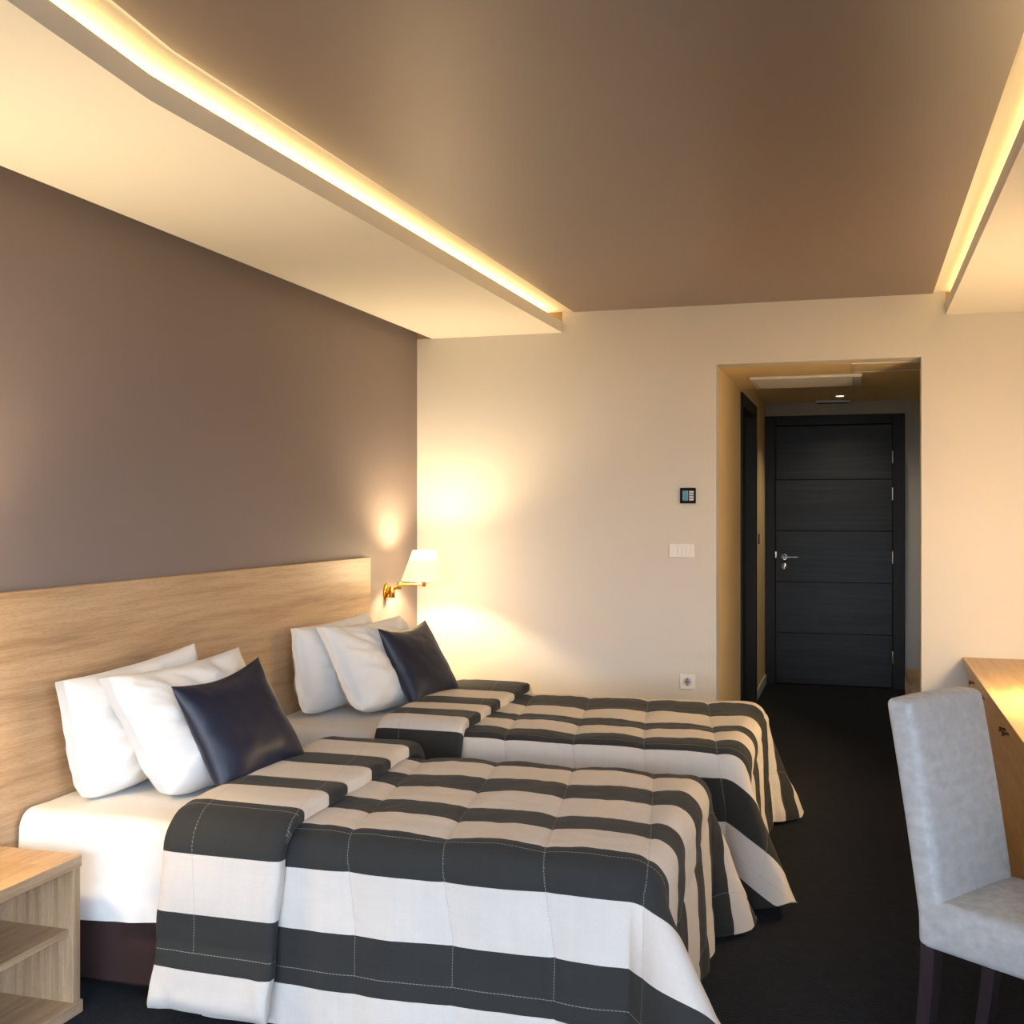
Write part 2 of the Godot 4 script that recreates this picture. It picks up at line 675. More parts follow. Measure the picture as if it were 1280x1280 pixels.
func led_strip(a: Vector3, b: Vector3) -> void:
	var dir := (b - a).normalized()
	var l := a.distance_to(b)
	var side := dir.cross(Vector3.UP) * 0.006
	var up := Vector3(0, 0.003, 0)
	var st := start()
	var c := (a + b) / 2
	var p := [a - side - up, a + side - up, a + side + up, a - side + up]
	var r := [b - side - up, b + side - up, b + side + up, b - side + up]
	face(st, p, c, 2, Vector2.ZERO)
	face(st, r, c, 2, Vector2.ZERO)
	for i in 4:
		var j := (i + 1) % 4
		face(st, [p[i], p[j], r[j], r[i]], c, 2, Vector2.ZERO)
	var o := put("led_strip", done(st), M["led strip glow"])
	var where: String = ["straight stretch above the beds", "bent stretch towards the window", "along the desk wall"][led_count]
	led_count += 1
	tag(o, "warm led strip hidden behind the ceiling soffit lip, " + where, "led strip", "led strips in the ceiling coves")
	area("led_strip_lamp", c + up + Vector3(0, 0.002, 0), Vector2(l, 0.012), dir, Vector3.UP, LED_COLOR, LED_ENERGY * l, o)


# ---------------------------------------------------------------- entrance passage
func passage() -> void:
	var xl := -0.714
	var st := start()
	cbox(st, W(xl - 0.12, 0, BACK + 0.14), W(xl, 2.4, 7.40), 0.0)
	cbox(st, W(xl - 0.12, 0, 8.37), W(xl, 2.4, 9.37), 0.0)
	cbox(st, W(xl - 0.12, 2.09, 7.40), W(xl, 2.4, 8.37), 0.0)
	struct("wall_passage_left", done(st), M["golden beige paint"])
	struct("wall_passage_right", rbox(0.80, 0.92, 0, 2.4, BACK + 0.14, 9.37, 0.0), M["cream paint"])
	struct("wall_passage_back", rbox(xl - 0.12, 0.92, 0, 2.4, 9.37, 9.49, 0.0), M["grey white paint"])
	st = start()
	cbox(st, W(xl, 2.166, BACK + 0.14), W(0.80, 2.42, 7.33), 0.0)
	cbox(st, W(xl, 2.256, 7.33), W(0.80, 2.42, 9.37), 0.0)
	struct("ceiling_passage", done(st), M["golden beige paint"])
	struct("baseboard_passage_left", rbox(xl, xl + 0.012, 0, 0.075, 8.44, 9.37, 0.003), M["white enamel"])
	struct("baseboard_passage_back", rbox(0.352, 0.80, 0, 0.095, 9.358, 9.37, 0.003), M["white enamel"])
	# entrance door
	var d := 9.37
	var door := struct("door_1")
	var fr: Material = M["wenge"]
	put("door_jamb", rbox(-0.712, -0.632, 0, 2.15, d - 0.03, d, 0.003, 1), fr, door)
	put("door_jamb", rbox(0.262, 0.352, 0, 2.15, d - 0.03, d, 0.003, 1), fr, door)
	put("door_head", rbox(-0.632, 0.262, 2.072, 2.15, d - 0.03, d, 0.003, 0), fr, door)
	put("door_core", rbox(-0.632, 0.262, 0.0, 2.072, d - 0.012, d - 0.001, 0.0, 0), M["dark void"], door)
	var grooves := [0.008, 0.415, 0.822, 1.230, 1.638, 2.068]
	for i in 5:
		put("door_panel", rbox(-0.629, 0.259, grooves[i] + 0.0025, grooves[i + 1] - 0.0025, d - 0.022, d - 0.012, 0.0015, 0, Vector2(0.3 * i, 0.27 * i)), M["black stained oak"], door)
	var hz := d - 0.022
	var handle := put("door_handle", lathe([Vector2(0, 0.010), Vector2(0.022, 0.010), Vector2(0.026, 0.007), Vector2(0.026, 0), Vector2(0, 0)], W(-0.563, 1.02, hz), basis_y(Vector3(0, 0, 1))), M["satin chrome"], door)
	put("lever", joined([rod(W(-0.563, 1.02, hz), W(-0.563, 1.02, hz - 0.05), 0.009), rod(W(-0.572, 1.02, hz - 0.045), W(-0.452, 1.02, hz - 0.045), 0.0085)]), M["satin chrome"], handle)
	var lock := put("lock_rosette", lathe([Vector2(0, 0.014), Vector2(0.020, 0.012), Vector2(0.026, 0.006), Vector2(0.027, 0), Vector2(0, 0)], W(-0.563, 0.944, hz), basis_y(Vector3(0, 0, 1))), M["satin chrome"], door)
	put("thumb_turn", rbox(-0.567, -0.559, 0.934, 0.954, hz - 0.026, hz - 0.012, 0.002), M["satin chrome"], lock)
	put("strike_plate", rbox(-0.634, -0.620, 1.015, 1.065, d - 0.036, d - 0.028, 0.002), M["satin chrome"], door)
	for y in [1.81, 1.522, 1.028, 0.245]:
		put("hinge", rod(W(0.2605, y - 0.05, d - 0.034), W(0.2605, y + 0.05, d - 0.034), 0.007, 12), M["satin chrome"], door)
	# bathroom door on the left: dark frame, leaf set back
	var side := struct("door_2")
	put("door_jamb", rbox(xl - 0.11, xl + 0.014, 0, 2.15, 7.344, 7.43, 0.003, 1), fr, side)
	put("door_jamb", rbox(xl - 0.11, xl + 0.014, 0, 2.15, 8.345, 8.43, 0.003, 1), fr, side)
	put("door_head", rbox(xl - 0.11, xl + 0.014, 2.065, 2.15, 7.43, 8.345, 0.003, 2), fr, side)
	put("door_leaf", rbox(xl - 0.10, xl - 0.06, 0.008, 2.062, 7.432, 8.343, 0.002, 1), M["black stained oak"], side)
	# air conditioning grille
	var ac := thing("ceiling_air_grille", "wide white slatted air grille in the lowered passage ceiling", "air grille", W(-0.29, 2.166, 6.95))
	var cx := -0.2925
	var cd := 6.95
	var L := func(x0: float, x1: float, y0: float, y1: float, d0: float, d1: float) -> ArrayMesh:
		return rbox(x0 - cx + 0.0025, x1 - cx + 0.0025, y0 - 2.166, y1 - 2.166, d0 - cd, d1 - cd, 0.002)
	put("frame", L.call(-0.603, 0.018, 2.150, 2.166, 6.690, 6.712), M["white enamel"], ac)
	put("frame", L.call(-0.603, 0.018, 2.150, 2.166, 7.178, 7.200), M["white enamel"], ac)
	put("frame", L.call(-0.603, -0.575, 2.150, 2.166, 6.712, 7.178), M["white enamel"], ac)
	put("frame", L.call(-0.03, 0.018, 2.150, 2.166, 6.712, 7.178), M["white enamel"], ac)
	put("backing", L.call(-0.575, -0.03, 2.1655, 2.1659, 6.712, 7.178), M["dark void"], ac)
	for i in 5:
		var sd := 6.722 + i * 0.092
		var sst := start()
		var c0 := W((-0.575 - 0.03) / 2 - cx, -0.009, sd + 0.02 - cd)
		var q := [W(-0.575 - cx, -0.002, sd - cd), W(-0.03 - cx, -0.002, sd - cd), W(-0.03 - cx, -0.020, sd + 0.066 - cd), W(-0.575 - cx, -0.020, sd + 0.066 - cd)]
		var q2 := []
		for v: Vector3 in q:
			q2.append(v + Vector3(0, 0.003, 0.001))
		face(sst, q, c0 + Vector3(0, 0.002, 0), 0, Vector2.ZERO)
		face(sst, q2, c0 - Vector3(0, 0.02, 0), 0, Vector2.ZERO)
		for k in 4:
			face(sst, [q[k], q[(k + 1) % 4], q2[(k + 1) % 4], q2[k]], c0, 0, Vector2.ZERO)
		put("slat", done(sst), M["white enamel"], ac)
	# access hatch
	var hatch := thing("ceiling_access_hatch", "thin white framed access hatch flush in the passage ceiling", "hatch", W(0.2, 2.166, 6.4))
	var hx0 := -0.03 - 0.2
	var hx1 := 0.50 - 0.2
	for r in [[hx0, hx1, 6.205, 6.217], [hx0, hx1, 6.575, 6.587], [hx0, hx0 + 0.018, 6.217, 6.575], [hx1 - 0.018, hx1, 6.217, 6.575]]:
		put("frame", rbox(r[0], r[1], -0.005, 0, r[2] - 6.4, r[3] - 6.4, 0.001), M["white enamel"], hatch)
	put("hatch_panel", rbox(hx0 + 0.018, hx1 - 0.018, -0.002, 0.0, -0.183, 0.175, 0.0), M["golden beige paint"], hatch)
	# downlight and the small linear vent
	var dl := thing("ceiling_downlight", "small round lit downlight in the passage ceiling before the entrance door", "downlight", W(-0.127, 2.256, 8.9))
	put("trim_ring", lathe([Vector2(0.034, 0), Vector2(0.034, -0.004), Vector2(0.047, -0.004), Vector2(0.050, 0)], Vector3.ZERO), M["white enamel"], dl)
	put("lamp_lens", lathe([Vector2(0, -0.0035), Vector2(0.020, -0.0035), Vector2(0.033, -0.001), Vector2(0.034, 0)], Vector3.ZERO), M["downlight glow"], dl)
	var sp := SpotLight3D.new()
	sp.name = "downlight_lamp"
	sp.light_color = Color(1.0, 0.90, 0.74)
	sp.light_energy = 0.4
	sp.light_size = 0.03
	sp.spot_range = 12.0
	sp.spot_angle = 62.0
	sp.spot_attenuation = 2.0
	sp.shadow_enabled = true
	dl.add_child(sp, true)
	sp.global_transform = Transform3D(Basis(Vector3.RIGHT, -PI / 2), W(-0.127, 2.244, 8.9))
	var vent := thing("linear_ceiling_vent", "short grey linear vent at the ceiling edge above the entrance door", "vent", W(-0.185, 2.256, 9.25))
	put("housing", rbox(-0.13, 0.13, -0.022, 0, -0.035, 0.035, 0.004), M["aluminium"], vent)
	for i in 2:
		put("slot", rbox(-0.12, 0.12, -0.0235, -0.021, -0.022 + 0.024 * i, -0.006 + 0.024 * i, 0.0), M["dark void"], vent)
	# key card switch by the bathroom door
	var ks := thing("card_switch", "small white card switch beside the bathroom door frame", "switch", W(xl, 1.19, 8.56))
	put("plate", rbox(0, 0.012, -0.06, 0.06, -0.045, 0.045, 0.003), M["white plastic"], ks)
	put("card_slot", rbox(0.010, 0.020, -0.045, 0.03, -0.032, 0.032, 0.003), M["bronze"], ks)
	# luggage bench, mostly hidden by the jamb
	var lb := thing("luggage_bench", "low oak luggage bench just showing past the passage's right jamb", "bench", W(0.54, 0, 7.6))
	put("top", rbox(-0.24, 0.24, 0.315, 0.343, -0.35, 0.35, 0.002), M["oak laminate"], lb)
	put("side_panel", rbox(-0.24, 0.24, 0, 0.315, -0.35, -0.325, 0.002, 1), M["oak laminate"], lb)
	put("side_panel", rbox(-0.24, 0.24, 0, 0.315, 0.325, 0.35, 0.002, 1), M["oak laminate"], lb)
	put("shelf", rbox(-0.235, 0.24, 0.08, 0.105, -0.325, 0.325, 0.002), M["oak laminate"], lb)


# ---------------------------------------------------------------- beds
const BED_X0 := -2.37
const BED_ENDS := [-0.50, -0.425]
const TOP := 0.498

# a cloth over a bed: a runs along the bed's length (0 at the inner foot edge, + beyond it), b across.
# d0, d1: outer side planes, r: edge radius, h: top height. Returns position and outward normal.
func drape(a: float, b: float, x1: float, d0: float, d1: float, h: float, r: float) -> Array:
	var ex := a - (x1 - r)
	var near := (d0 + r) - b
	var far := b - (d1 - r)
	var ey := 0.0
	var sgn := -1.0
	if near > 0:
		ey = near
	elif far > 0:
		ey = far
		sgn = 1.0
	var px := minf(a, x1 - r)
	var pd := clampf(b, d0 + r, d1 - r)
	if ex <= 0 and ey <= 0:
		return [W(px, h, pd), Vector3.UP]
	ex = maxf(ex, 0)
	var rho := sqrt(ex * ex + ey * ey)
	var phi := atan2(ex, ey) / (PI / 2)   # 0 side, 1 foot
	var az := Vector2(sin(phi * PI / 2), cos(phi * PI / 2) * sgn)   # (x, d)
	var arc := minf(rho / r, PI / 2)
	var q := maxf(rho - r * PI / 2, 0)
	var corner := ex > 0 and ey > 0
	if corner:
		# keep the tip off the floor
		var most := 0.575
		q = minf(q, most - r * PI / 2)
	var out := az * sin(arc) * r
	var lean := Vector2.ZERO
	if corner:
		var k := near_flare if sgn < 0 else 0.62
		var f := loop_at(phi)
		var wa := 3.0 * f * (1 - f) * (1 - f) * k
		var wb := 3.0 * f * f * (1 - f) * k
		lean = Vector2(0.30 * wa + 0.95 * wb, (0.95 * wa + 0.30 * wb) * sgn)
	var ll := minf(lean.length(), 1.2)
	var down := cos(ll)
	var lo := lean.normalized() * sin(ll) if ll > 0 else Vector2.ZERO
	var pos := W(px + out.x + lo.x * q, h - r * (1 - cos(arc)) - down * q, pd + out.y + lo.y * q)
	var n := Vector3(az.x * sin(arc), cos(arc), -az.y * sin(arc)).normalized()
	return [pos, n]


# the hanging corner is a loop of cloth; this walks round the loop at an even pace
var loop_table := PackedFloat32Array()
var near_flare := 1.15

func loop_at(phi: float) -> float:
	if loop_table.is_empty():
		var at := Vector2.ZERO
		var total := 0.0
		loop_table.append(0.0)
		for i in range(1, 201):
			var f := i / 200.0
			var wa := 3.0 * f * (1 - f) * (1 - f)
			var wb := 3.0 * f * f * (1 - f)
			var p := Vector2(0.30 * wa + 0.95 * wb, 0.95 * wa + 0.30 * wb)
			total += p.distance_to(at)
			at = p
			loop_table.append(total)
		for i in 201:
			loop_table[i] /= total
	var k := loop_table.bsearch(phi)
	if k <= 0:
		return 0.0
	if k > 200:
		return 1.0
	var lo := loop_table[k - 1]
	var hi := loop_table[k]
	return (k - 1 + (phi - lo) / maxf(hi - lo, 1e-6)) / 200.0


func beds() -> void:
	var st := start()
	cbox(st, W(WALL_L + 0.001, 0.10, 2.70), W(-2.377, 1.158, 5.337), 0.002, 2, Vector2(-0.2, 0.0))
	var hb := put("headboard", done(st), M["oak laminate"])
	tag(hb, "long plain oak headboard on the brown wall behind both beds", "headboard")
	for k in 2:
		one_bed(k)


func one_bed(k: int) -> void:
	var d0: float = [2.80, 4.20][k]
	var d1: float = d0 + [0.89, 0.93][k]
	var BED_X1: float = BED_ENDS[k]
	var bed := thing("bed", ["single bed with brown base nearest the camera, beside the open nightstand", "single bed with brown base farther away, under the lit wall lamp"][k], "bed", W((BED_X0 + BED_X1) / 2, 0, (d0 + d1) / 2), 0.0, "twin beds along the headboard")
	var hx := (BED_X1 - BED_X0) / 2
	var hd := (d1 - d0) / 2
	put("base", rbox(-hx, hx, 0.03, 0.27, -hd, hd, 0.012), M["brown valance"], bed)
	put("mattress", rbox(-hx + 0.005, hx, 0.27, TOP - 0.004, -hd + 0.012, hd - 0.012, 0.04), M["ticking"], bed)
	for sx in [-1, 1]:
		for sd in [-1, 1]:
			put("foot", rod(Vector3(sx * (hx - 0.1), 0, sd * (hd - 0.1)), Vector3(sx * (hx - 0.1), 0.032, sd * (hd - 0.1)), 0.025), M["black plastic"], bed)
	# white sheet: over the mattress and down its sides
	var P := PackedVector3Array()
	var uv := PackedVector2Array()
	var na := 100
	var nb := 110
	for j in nb:
		for i in na:
			var a: float = lerpf(BED_X0 + 0.004, -0.62, float(i) / (na - 1))
			var b: float = lerpf(d0 - 0.26, d1 + 0.26, float(j) / (nb - 1))
			var r := drape(a, b, 5.0, d0 - 0.012, d1 + 0.012, TOP + 0.004, 0.05)
			var p: Vector3 = r[0]
			var n: Vector3 = r[1]
			var drop := clampf((TOP - p.y) / 0.26, 0.0, 1.0)
			p += n * (0.010 * drop * noise.get_noise_2d(a * 3.0 + 7.0 * k, 1.0 + drop * 1.5) + 0.006 * fine.get_noise_2d(a * 6.0, b * 6.0) * (0.4 + drop) + 0.007)
			p += n * 0.012 * drop * drop
			if drop > 0.05:
				p.y += drop * 0.014 * sin(a * 7.0 + 1.0)
			P.append(p)
			uv.append(Vector2(a, b))
	var sh := put("bed_sheet", sheet_mesh(P, uv, na, nb), M["white cotton"])
	tag(sh, ["white cotton sheet hanging over the side of the nearer bed's mattress", "white cotton sheet on the farther bed's mattress beside the gap"][k], "bed sheet", "white sheets on the beds")
	bedspread(k, d0 - 0.075, d1 + 0.075)
	pillows(k)


const SEAM_PITCH := 0.268

func puff(a: float, b: float) -> float:
	var sk := a + 0.16 * clampf(b, -0.2, 1.2)
	var sa := absf(sin(PI * (sk + 1.02) / SEAM_PITCH))
	var sb := absf(sin(PI * (b + 0.30) / 0.35))
	return 0.016 * pow(sa, 0.34) * (0.6 + 0.4 * pow(sb, 0.3)) - 0.008


func bedspread(k: int, d0: float, d1: float) -> void:
	var t := thing("bedspread", ["striped charcoal and cream quilted bedspread draped over the nearer bed", "striped charcoal and cream quilted bedspread draped over the farther bed"][k], "bedspread", Vector3.ZERO, 0.0, "striped bedspreads")
	var m: StandardMaterial3D = M["striped quilt near"] if k == 0 else M["striped quilt far"]
	var h := TOP + 0.038
	var r := 0.075
	var x1: float = BED_ENDS[k] + 0.045
	near_flare = [1.15, 0.78][k]
	var drop := 0.475
	var bend := r * (2.0 - PI / 2)   # the round edge is shorter than the square one
	var a0 := -1.70
	var a1 := x1 + drop + 0.01
	var step := 0.01
	var na := int((a1 - a0) / step) + 1
	var nb := int((d1 - d0 + 2 * drop) / step) + 1
	var P := PackedVector3Array()
	var Q := PackedVector3Array()
	var uv := PackedVector2Array()
	for j in nb:
		for i in na:
			var a: float = lerpf(a0, a1, float(i) / (na - 1))
			var b: float = lerpf(d0 - drop, d1 + drop, float(j) / (nb - 1))
			var g := drape(a, b, x1, d0, d1, h, r)
			var p: Vector3 = g[0]
			var n: Vector3 = g[1]
			var low := clampf((h - p.y) / 0.48, 0.0, 1.0)
			var bb := b - d0
			var w := puff(a, bb) * (1.0 - 0.6 * low) + 0.007 * noise.get_noise_2d(a * 2.2 + 9.0 * k, bb * 2.2) + 0.003 * fine.get_noise_2d(a * 9.0 + 3.0 * k, bb * 9.0)
			# hanging cloth swings out a little and ripples towards the hem
			var along := a if bb < 0.05 or bb > d1 - d0 - 0.05 else bb * 1.2
			w += low * low * (0.022 + 0.016 * noise.get_noise_2d(along * 3.3 + 31.0 * k, 4.0) + 0.010 * sin(along * 9.0 + 2.0 * k))
			p += n * w
			p.y = maxf(p.y, 0.022)
			P.append(p)
			Q.append(p - n * 0.014 * (1.0 - 0.35 * low))
			uv.append(Vector2(a, bb))
	put("quilt", joined([sheet_mesh(P, uv, na, nb), sheet_mesh(Q, uv, na, nb, true), rim_strip(P, Q, uv, na, nb)]), m, t)
	# turned-back band: a flat loop carried along the same path across the bed
	var left := -1.81
	var right := -1.45
	var np := 56
	var nw := nb
	P = PackedVector3Array()
	uv = PackedVector2Array()
	for j in nw:
		var b: float = lerpf(d0 - drop - 0.006, d1 + drop + 0.006, float(j) / (nw - 1))
		var g := drape(-3.0, b, x1, d0 - 0.012, d1 + 0.012, h + 0.012, r)
		var n: Vector3 = g[1]
		var bb := b - d0
		var low := clampf((h - g[0].y) / 0.48, 0.0, 1.0)
		var slim := 1.0
		for e in [j, nw - 1 - j]:
			slim = minf(slim, sqrt(clampf(e / 3.0, 0.0, 1.0)))
		for i in np:
			var s := float(i % (np - 1)) / (np - 1) * TAU
			# rounded flat section: x across, thickness up
			var ca := cos(s)
			var sa := sin(s)
			var xx := (right + left) / 2 + (right - left) / 2 * signf(ca) * pow(absf(ca), 0.22)
			var th := signf(sa) * pow(absf(sa), 0.5)
			var thick := 0.024 * slim * (1.0 - 0.3 * low)
			var skew := -0.035 * low if bb < 0.5 else 0.0
			var x := xx + skew + 0.010 * noise.get_noise_2d(bb * 4.0 + 5.0, 2.0 + k) - 0.03 * clampf(bb, 0, 1)
			var up := thick * th + 0.012
			if th > 0:
				var seam := absf(xx - (left + 0.135))
				up -= 0.014 * exp(-seam * seam / 0.00016)
				up += 0.008 * fine.get_noise_2d(xx * 7.0 + 4.0 * k, bb * 5.0) * (0.5 + low)
				up += 0.010 * pow(absf(sin(PI * (bb + 0.30) / 0.35)), 0.5) - 0.005
			var w := up + low * low * (0.030 + 0.012 * noise.get_noise_2d(xx * 6.0, 8.0 + k))
			var p: Vector3 = g[0]
			p.x = x
			p += n * w
			p.y = maxf(p.y, 0.020)
			P.append(p)
			uv.append(Vector2(xx + 0.7, bb - 0.07 * k))
	put("turned_back_band", sheet_mesh(P, uv, np, nw, true), m, t)


# joins the upper and lower side of a cloth along its four edges
func rim_strip(P: PackedVector3Array, Q: PackedVector3Array, uv: PackedVector2Array, nu: int, nv: int) -> ArrayMesh:
	var ring := []
	for i in nu:
		ring.append(i)
	for j in range(1, nv):
		ring.append(j * nu + nu - 1)
	for i in range(nu - 2, -1, -1):
		ring.append((nv - 1) * nu + i)
	for j in range(nv - 2, -1, -1):
		ring.append(j * nu)
	var R := PackedVector3Array()
	var T := PackedVector2Array()
	for src in [P, Q]:
		for i: int in ring:
			R.append(src[i])
			T.append(uv[i])
	return sheet_mesh(R, T, ring.size(), 2)


func pillow(called: String, c: Vector3, yaw: float, lean: float, roll: float, hw: float, hh: float, thick: float, flange: float, m: Material, seed_: float, wrinkle: float, bow := 0.0, sq := 2.4) -> MeshInstance3D:
	var wd := W(sin(yaw), 0, cos(yaw))
	var fc := W(cos(yaw), 0, -sin(yaw))
	var up := Vector3.UP * cos(lean) - fc * sin(lean)
	var nn := fc * cos(lean) + Vector3.UP * sin(lean)
	var w2 := wd * cos(roll) + up * sin(roll)
	var u2 := up * cos(roll) - wd * sin(roll)
	var n := 56
	var P := PackedVector3Array()
	var uv := PackedVector2Array()
	# front from edge to edge, then back: rows run over the front and return over the back
	var rows := 2 * n - 1
	for j in rows:
		var front := j < n
		var tt: float = float(j) / (n - 1) if front else float(rows - 1 - j) / (n - 1)
		var t := sin((tt - 0.5) * PI)   # closer rows near the edges
		for i in n:
			var s := sin((float(i) / (n - 1) - 0.5) * PI)
			var x := hw * s * (1.0 - 0.06 * cos(t * PI / 2))
			var y := hh * t * (1.0 - 0.075 * cos(s * PI / 2))
			if flange <= 0 and t > 0:
				y = hh * t * (1.0 - 0.15 * cos(s * PI / 2))
			if flange > 0 and t < 0:
				# the lower edge sags and its corners are rounded by the weight
				y = hh * t * (1.0 - 0.16 * pow(absf(s), 5.0))
				x *= 1.0 - 0.12 * pow(-t, 3.0)
			var s2 := s
			if flange > 0:
				s2 = clampf((s + 1.0 - flange) / (2.0 - flange) * 2.0 - 1.0, -1.0, 1.0)
			var body := pow(maxf(0.0, 1.0 - pow(absf(s2), sq)), 0.55) * pow(maxf(0.0, 1.0 - pow(absf(t), 2.6)), 0.55)
			var z := thick * body * (1.0 - 0.22 * t) + 0.0035 * minf(1.0, 12.0 * (1.0 - absf(t))) * minf(1.0, 12.0 * (1.0 - absf(s)))
			if not front:
				z = -z * 0.8
			# creases run in from the corners and the seam
			var edge := clampf(maxf(absf(s2), absf(t)), 0.0, 1.0)
			var rad := atan2(t, s2)
			z += wrinkle * body * (0.9 * fine.get_noise_2d(rad * 2.6 + seed_, edge * 1.3) * edge + 0.5 * noise.get_noise_2d(x * 9.0 + seed_, y * 9.0)) * (1.0 if front else -1.0)
			z += (0.010 if flange > 0 else 0.003) * noise.get_noise_2d(s * 1.5 + seed_ * 3.0, t * 1.5) + bow * (s * s + t * t)
			P.append(c + w2 * x + u2 * y + nn * z)
			uv.append(Vector2(x, y))
	return put(called, sheet_mesh(P, uv, n, rows), m)


func pillows(k: int) -> void:
	var spots := [
		[[W(-2.260, 0.712, 3.185), 0.10, 0.10, 0.07, 0.325, 0.195, 0.110], [W(-2.075, 0.702, 3.265), 0.22, 0.55, 0.05, 0.315, 0.215, 0.115], [W(-1.908, 0.703, 3.245), 0.27, 0.48, 0.13, 0.20, 0.19, 0.075]],
		[[W(-2.255, 0.712, 4.64), 0.12, 0.08, 0.03, 0.325, 0.195, 0.110], [W(-2.075, 0.702, 4.71), 0.22, 0.50, 0.0, 0.315, 0.21, 0.115], [W(-1.908, 0.700, 4.80), 0.20, 0.52, 0.01, 0.195, 0.195, 0.075]],
	]
	var names := [["white pillow standing against the headboard, rear one on the nearer bed", "white pillow leaning in front of another, behind the nearer navy cushion"], ["white pillow standing against the headboard, rear one on the farther bed", "white pillow leaning in front of another, behind the farther navy cushion"]]
	for i in 2:
		var q: Array = spots[k][i]
		var o := pillow("pillow", q[0], q[1], q[2], q[3], q[4], q[5], q[6], 0.13, M["white cotton"], 3.0 + 5.0 * k + 2.3 * i, 0.019, 0.010, 3.6)
		tag(o, names[k][i], "pillow", "white bed pillows")
	var c: Array = spots[k][2]
	var o := pillow("cushion", c[0], c[1], c[2], c[3], c[4], c[5], c[6], 0.0, M["navy satin"], 20.0 + k, 0.0, 0.008)
	tag(o, ["square navy satin cushion on the nearer bed's pillows", "square navy satin cushion on the farther bed, before the wall lamp"][k], "cushion", "navy cushions")


# ---------------------------------------------------------------- furniture
func nightstands() -> void:
	for k in 2:
		var d0: float = [2.06, 5.42][k]
		var d1: float = [2.683, 6.046][k]
		var t := thing("nightstand", ["open oak nightstand with a middle shelf, at the photo's left edge", "oak nightstand in the far corner under the lit wall lamp"][k], "nightstand", W(-2.07, 0, (d0 + d1) / 2), 0.0, "oak nightstands")
		var h := (d1 - d0) / 2
		var xb := WALL_L + 0.004 + 2.07
		var o: Material = M["oak laminate"]
		put("top", rbox(xb, 0, 0.405, 0.438, -h, h, 0.0015, 2, Vector2(0.2, 0.6)), o, t)
		put("side_panel", rbox(xb, -0.004, 0.035, 0.405, h - 0.033, h - 0.002, 0.0015, 1, Vector2(1.1, 0.1)), o, t)
		put("side_panel", rbox(xb, -0.004, 0.035, 0.405, -h + 0.002, -h + 0.033, 0.0015, 1, Vector2(1.6, 0.3)), o, t)
		put("bottom_panel", rbox(xb, 0.002, 0, 0.035, -h - 0.001, h + 0.002, 0.0015, 2, Vector2(0.5, 0.8)), o, t)
		put("shelf", rbox(xb, -0.018, 0.222, 0.240, -h + 0.033, h - 0.033, 0.001, 2, Vector2(0.9, 0.4)), o, t)
		put("back_panel", rbox(xb, xb + 0.008, 0.035, 0.405, -h + 0.033, h - 0.033, 0.0, 1, Vector2(0.4, 0.2)), o, t)


const LAMP_COLOR := Color(1.0, 0.88, 0.68)

func wall_lamps() -> void:
	for k in 2:
		var d: float = [2.34, 5.60][k]
		var sd: float = [-0.06, 0.05][k]
		var t := thing("wall_lamp", ["brass swing-arm wall lamp just left of the photo, above the near nightstand", "lit brass swing-arm wall lamp with cream shade beside the headboard"][k], "wall lamp", W(WALL_L, 0.96, d), 0.0, "swing-arm wall lamps")
		var br: Material = M["polished brass"]
		var plate := put("backplate", lathe([Vector2(0, 0.014), Vector2(0.026, 0.013), Vector2(0.034, 0.008), Vector2(0.036, 0), Vector2(0, 0)], Vector3.ZERO, Basis(Vector3(0, 0, 1.0), Vector3(1, 0, 0), Vector3(0, 1.30, 0))), br, t)
		put("switch_knob", rod(Vector3(0.010, 0.0, 0.026), Vector3(0.022, 0.0, 0.034), 0.004, 10), br, plate)
		put("hinge_barrel", rod(Vector3(0.036, -0.030, 0), Vector3(0.036, 0.030, 0), 0.017), br, t)
		put("hinge_stem", rod(Vector3(0.012, 0, 0), Vector3(0.032, 0, 0), 0.008), br, t)
		put("arm", rod(Vector3(0.045, 0.016, 0), Vector3(0.078, 0.028, 0.0), 0.0065), br, t)
		put("elbow_joint", rod(Vector3(0.078, 0.016, 0), Vector3(0.078, 0.056, 0), 0.010), br, t)
		var ax := Vector3(0.197, 0.042, -sd)
		put("outer_arm", rod(Vector3(0.078, 0.042, 0), ax, 0.0055), br, t)
		put("socket", joined([rod(ax - Vector3(0, 0.012, 0), ax + Vector3(0, 0.03, 0), 0.011), rod(ax + Vector3(0, 0.03, 0), ax + Vector3(0, 0.075, 0), 0.015)]), br, t)
		var b0 := ax.y + 0.020
		var prof := [Vector2(0.118, b0), Vector2(0.1185, b0 + 0.004), Vector2(0.0615, b0 + 0.158), Vector2(0.0605, b0 + 0.162), Vector2(0.0595, b0 + 0.158), Vector2(0.1165, b0 + 0.004), Vector2(0.118, b0)]
		prof.reverse()
		put("lamp_shade", lathe(prof, Vector3(ax.x, 0, ax.z), Basis.IDENTITY, 48), M["lamp shade cloth"], t)
		var bc := Vector3(ax.x, b0 + 0.060, ax.z)
		var bp := []
		for i in 13:
			var a := PI * i / 12
			bp.append(Vector2(0.038 * sin(a), 0.040 * cos(a)))
		var bulb := put("lamp_bulb", lathe(bp, bc, Basis.IDENTITY, 20), M["lamp bulb glow"], t)
		omni("shade_light", t.position + bc, 0.085, LAMP_COLOR, [0.15, 0.13][k], t)
		spot("down_light", t.position + bc, Vector3.DOWN, 63.0, LAMP_COLOR, [0.20, 0.6][k], t)
		spot("up_light", t.position + bc, Vector3.UP, 68.0, LAMP_COLOR, [0.80, 0.56][k], t)


